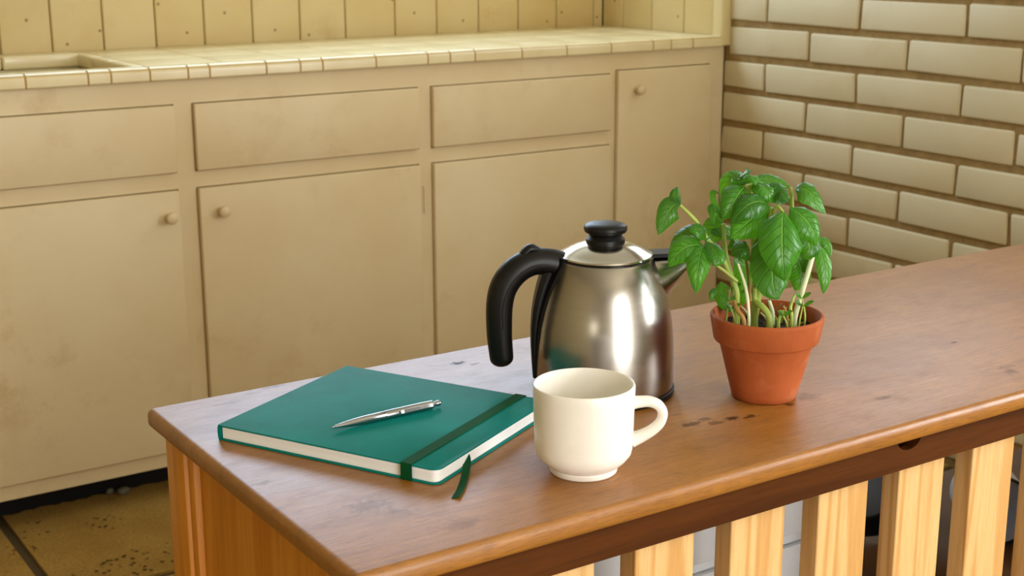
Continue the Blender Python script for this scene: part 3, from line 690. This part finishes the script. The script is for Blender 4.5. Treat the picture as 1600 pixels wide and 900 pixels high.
STEMS=[
([(-0.0109,0.0000,0.0765),(-0.0087,0.0050,0.1053),(-0.0068,0.0100,0.1366),(-0.0038,0.0150,0.1702),(-0.0026,0.0180,0.1825)],0.0030,'stem'),
([(-0.0112,-0.0050,0.0751),(-0.0111,-0.0050,0.1028),(-0.0129,-0.0050,0.1331),(-0.0175,-0.0030,0.1696),(-0.0204,0.0000,0.1997)],0.0027,'stem'),
([(0.0239,0.0100,0.0779),(0.0268,0.0120,0.0949),(0.0346,0.0100,0.1245),(0.0407,0.0040,0.1441)],0.0024,'palestem'),
([(-0.0308,0.0100,0.0775),(-0.0307,0.0150,0.1019),(-0.0367,0.0120,0.1192),(-0.0457,0.0100,0.1367),(-0.0579,0.0100,0.1516)],0.0024,'stem'),
([(-0.0259,-0.0100,0.0769),(-0.0312,-0.0100,0.1077),(-0.0386,-0.0100,0.1321),(-0.0420,-0.0100,0.1622)],0.0024,'stem'),
([(-0.0212,0.0250,0.0852),(-0.0250,0.0250,0.1104),(-0.0328,0.0250,0.1330)],0.0015,'palestem'),
([(-0.0015,0.0200,0.0808),(-0.0069,0.0150,0.0897),(-0.0123,0.0050,0.0932),(-0.0128,0.0050,0.1053)],0.0030,'stem'),
([(-0.0596,0.0100,0.1534),(-0.0697,0.0080,0.1690),(-0.0836,0.0050,0.1826)],0.0018,'stem'),
([(0.0194,-0.0050,0.1750),(0.0184,-0.0030,0.1873),(0.0168,0.0000,0.1978)],0.0018,'stem'),
([(0.0189,0.0200,0.0819),(0.0173,0.0200,0.0910),(0.0218,0.0150,0.1017)],0.0015,'stem'),
([(0.0148,0.0200,0.0819),(0.0108,0.0200,0.0922)],0.0015,'drystem'),
([(-0.0320,0.0200,0.1152),(-0.0427,0.0200,0.1242),(-0.0510,0.0200,0.1301)],0.0015,'stem'),
([(-0.0179,0.0100,0.0945),(-0.0198,0.0100,0.1126),(-0.0219,0.0000,0.1343)],0.0015,'drystem'),
([(0.0050,0.0000,0.0795),(0.0015,0.0000,0.0918)],0.0021,'palestem'),
([(-0.0265,0.0300,0.0818),(-0.0318,0.0250,0.0895),(-0.0342,0.0200,0.0972)],0.0021,'drystem'),
([(0.0063,0.0250,0.0803),(0.0100,0.0250,0.0894)],0.0015,'stem'),
([(-0.0023,0.0180,0.1767),(0.0000,0.0250,0.1856),(0.0050,0.0300,0.1808)],0.0015,'stem'),
([(0.0407,0.0040,0.1441),(0.0421,0.0020,0.1478),(0.0437,0.0000,0.1461)],0.0015,'stem'),
([(-0.0147,0.0000,0.2032),(-0.0193,0.0000,0.2009),(-0.0258,0.0050,0.2006)],0.0015,'stem'),
]
def leafmesh(base, mid, tip, wd, cup=.25, twist=0.):
    b, m_, t_ = [Vector((p[0], -p[1], p[2])) for p in (base, mid, tip)]
    c = 2*m_-(b+t_)/2; NV, NU = 12, 8; bm = bmesh.new(); uvl = bm.loops.layers.uv.new('UVMap'); G = []
    refv = Vector((.15, -.75, .62)); nprev = None
    for i in range(NV+1):
        s_ = i/NV; p = b*(1-s_)**2+c*2*s_*(1-s_)+t_*s_*s_; tn = (c-b)*2*(1-s_)+(t_-c)*2*s_
        tn.normalize(); sd = tn.cross(refv)
        if sd.length < .25 and nprev: sd = nprev.copy()
        sd.normalize()
        if nprev and sd.dot(nprev) < 0: sd = -sd
        if nprev: sd = (sd*.5+nprev*.5).normalized()
        nprev = sd.copy()
        sd = Matrix.Rotation(twist*s_, 3, tn) @ sd
        nn = sd.cross(tn).normalized()
        if nn.dot(refv) < 0: nn = -nn
        prof = (math.sin(PI*min(1, s_**.80)))**.72 if s_ > 0 else .04
        hw = wd/2*max(prof, .04 if i < NV else .0)
        row = []
        for j in range(NU+1):
            x = (j/NU-.5)*2; e_ = abs(x)
            hgt = wd*(cup*(.55*e_-.95*e_*e_)) + wd*.035*math.sin(s_*23+e_*4)*e_
            row.append((bm.verts.new(p+sd*x*hw+nn*hgt*(prof)), (j/NU, s_)))
        G.append(row)
    for i in range(NV):
        for j in range(NU):
            q = [G[i][j], G[i][j+1], G[i+1][j+1], G[i+1][j]]
            f = bm.faces.new([a for a, _ in q])
            for lp, (_, uv) in zip(f.loops, q): lp[uvl].uv = uv
    me = bpy.data.meshes.new('leaf')
    bm.to_mesh(me); bm.free(); return me
random.seed(4)
for (a, b, c, wd) in LEAVES:
    me = leafmesh(a, b, c, wd*1.25, random.uniform(.28, .55), random.uniform(-.3, .3)); link('leaf', me, 'leaf', pb, True)
for k, (pts, r, mt) in enumerate(STEMS):
    q = [Vector((p[0], -p[1], p[2])) for p in pts]
    if pts[0][2] < .0865: q.insert(0, Vector((q[0].x, q[0].y, .0630)))
    tube('stem', [tuple(p) for p in q], [r*1.15]+[r]*(len(q)-2)+[r*.75], mt, pb, 8, 4)

random.seed(21)
for k in range(16):        # dry stubs and straws lying on the soil
    a = random.uniform(0, 2*PI); r = random.uniform(.006, .040); x, y = r*math.cos(a), r*math.sin(a); b = random.uniform(0, 2*PI); l = random.uniform(.006, .013)
    zt = random.uniform(.070, .084)
    tube('dry_twig', [(x, y, .0650), (x+l*.5*math.cos(b), y+l*.5*math.sin(b), (.066+zt)/2+.001), (x+l*math.cos(b), y+l*math.sin(b), zt)], [.0011, .0009, .0006], random.choice(['drystem', 'drystem', 'palestem', 'stem']), pb, 6, 3)
for k, (x, y, h_) in enumerate(((-.040, -.012, .030), (-.034, -.020, .024), (.024, -.026, .028), (.030, -.020, .034), (-.028, .012, .030), (.012, -.030, .020), (-.037, .006, .036))):
    tube('stem', [(x, y, .063), (x+.001, y, .066+h_*.5), (x+.003*(-1)**k, y-.001, .066+h_)], [.0009, .0008, .0006], 'stem', pb, 6, 3)
    for sgn in (-1, 1):
        b0 = (x+.003*(-1)**k, -(y-.001), .066+h_-.001); l = random.uniform(.007, .011)
        me = leafmesh(b0, (b0[0]+sgn*l*.6, b0[1]+.002, b0[2]+.005), (b0[0]+sgn*l*.9, b0[1]+.004, b0[2]+.006), .0036, .3, 0.); link('leaf', me, 'leaf', pb, True)
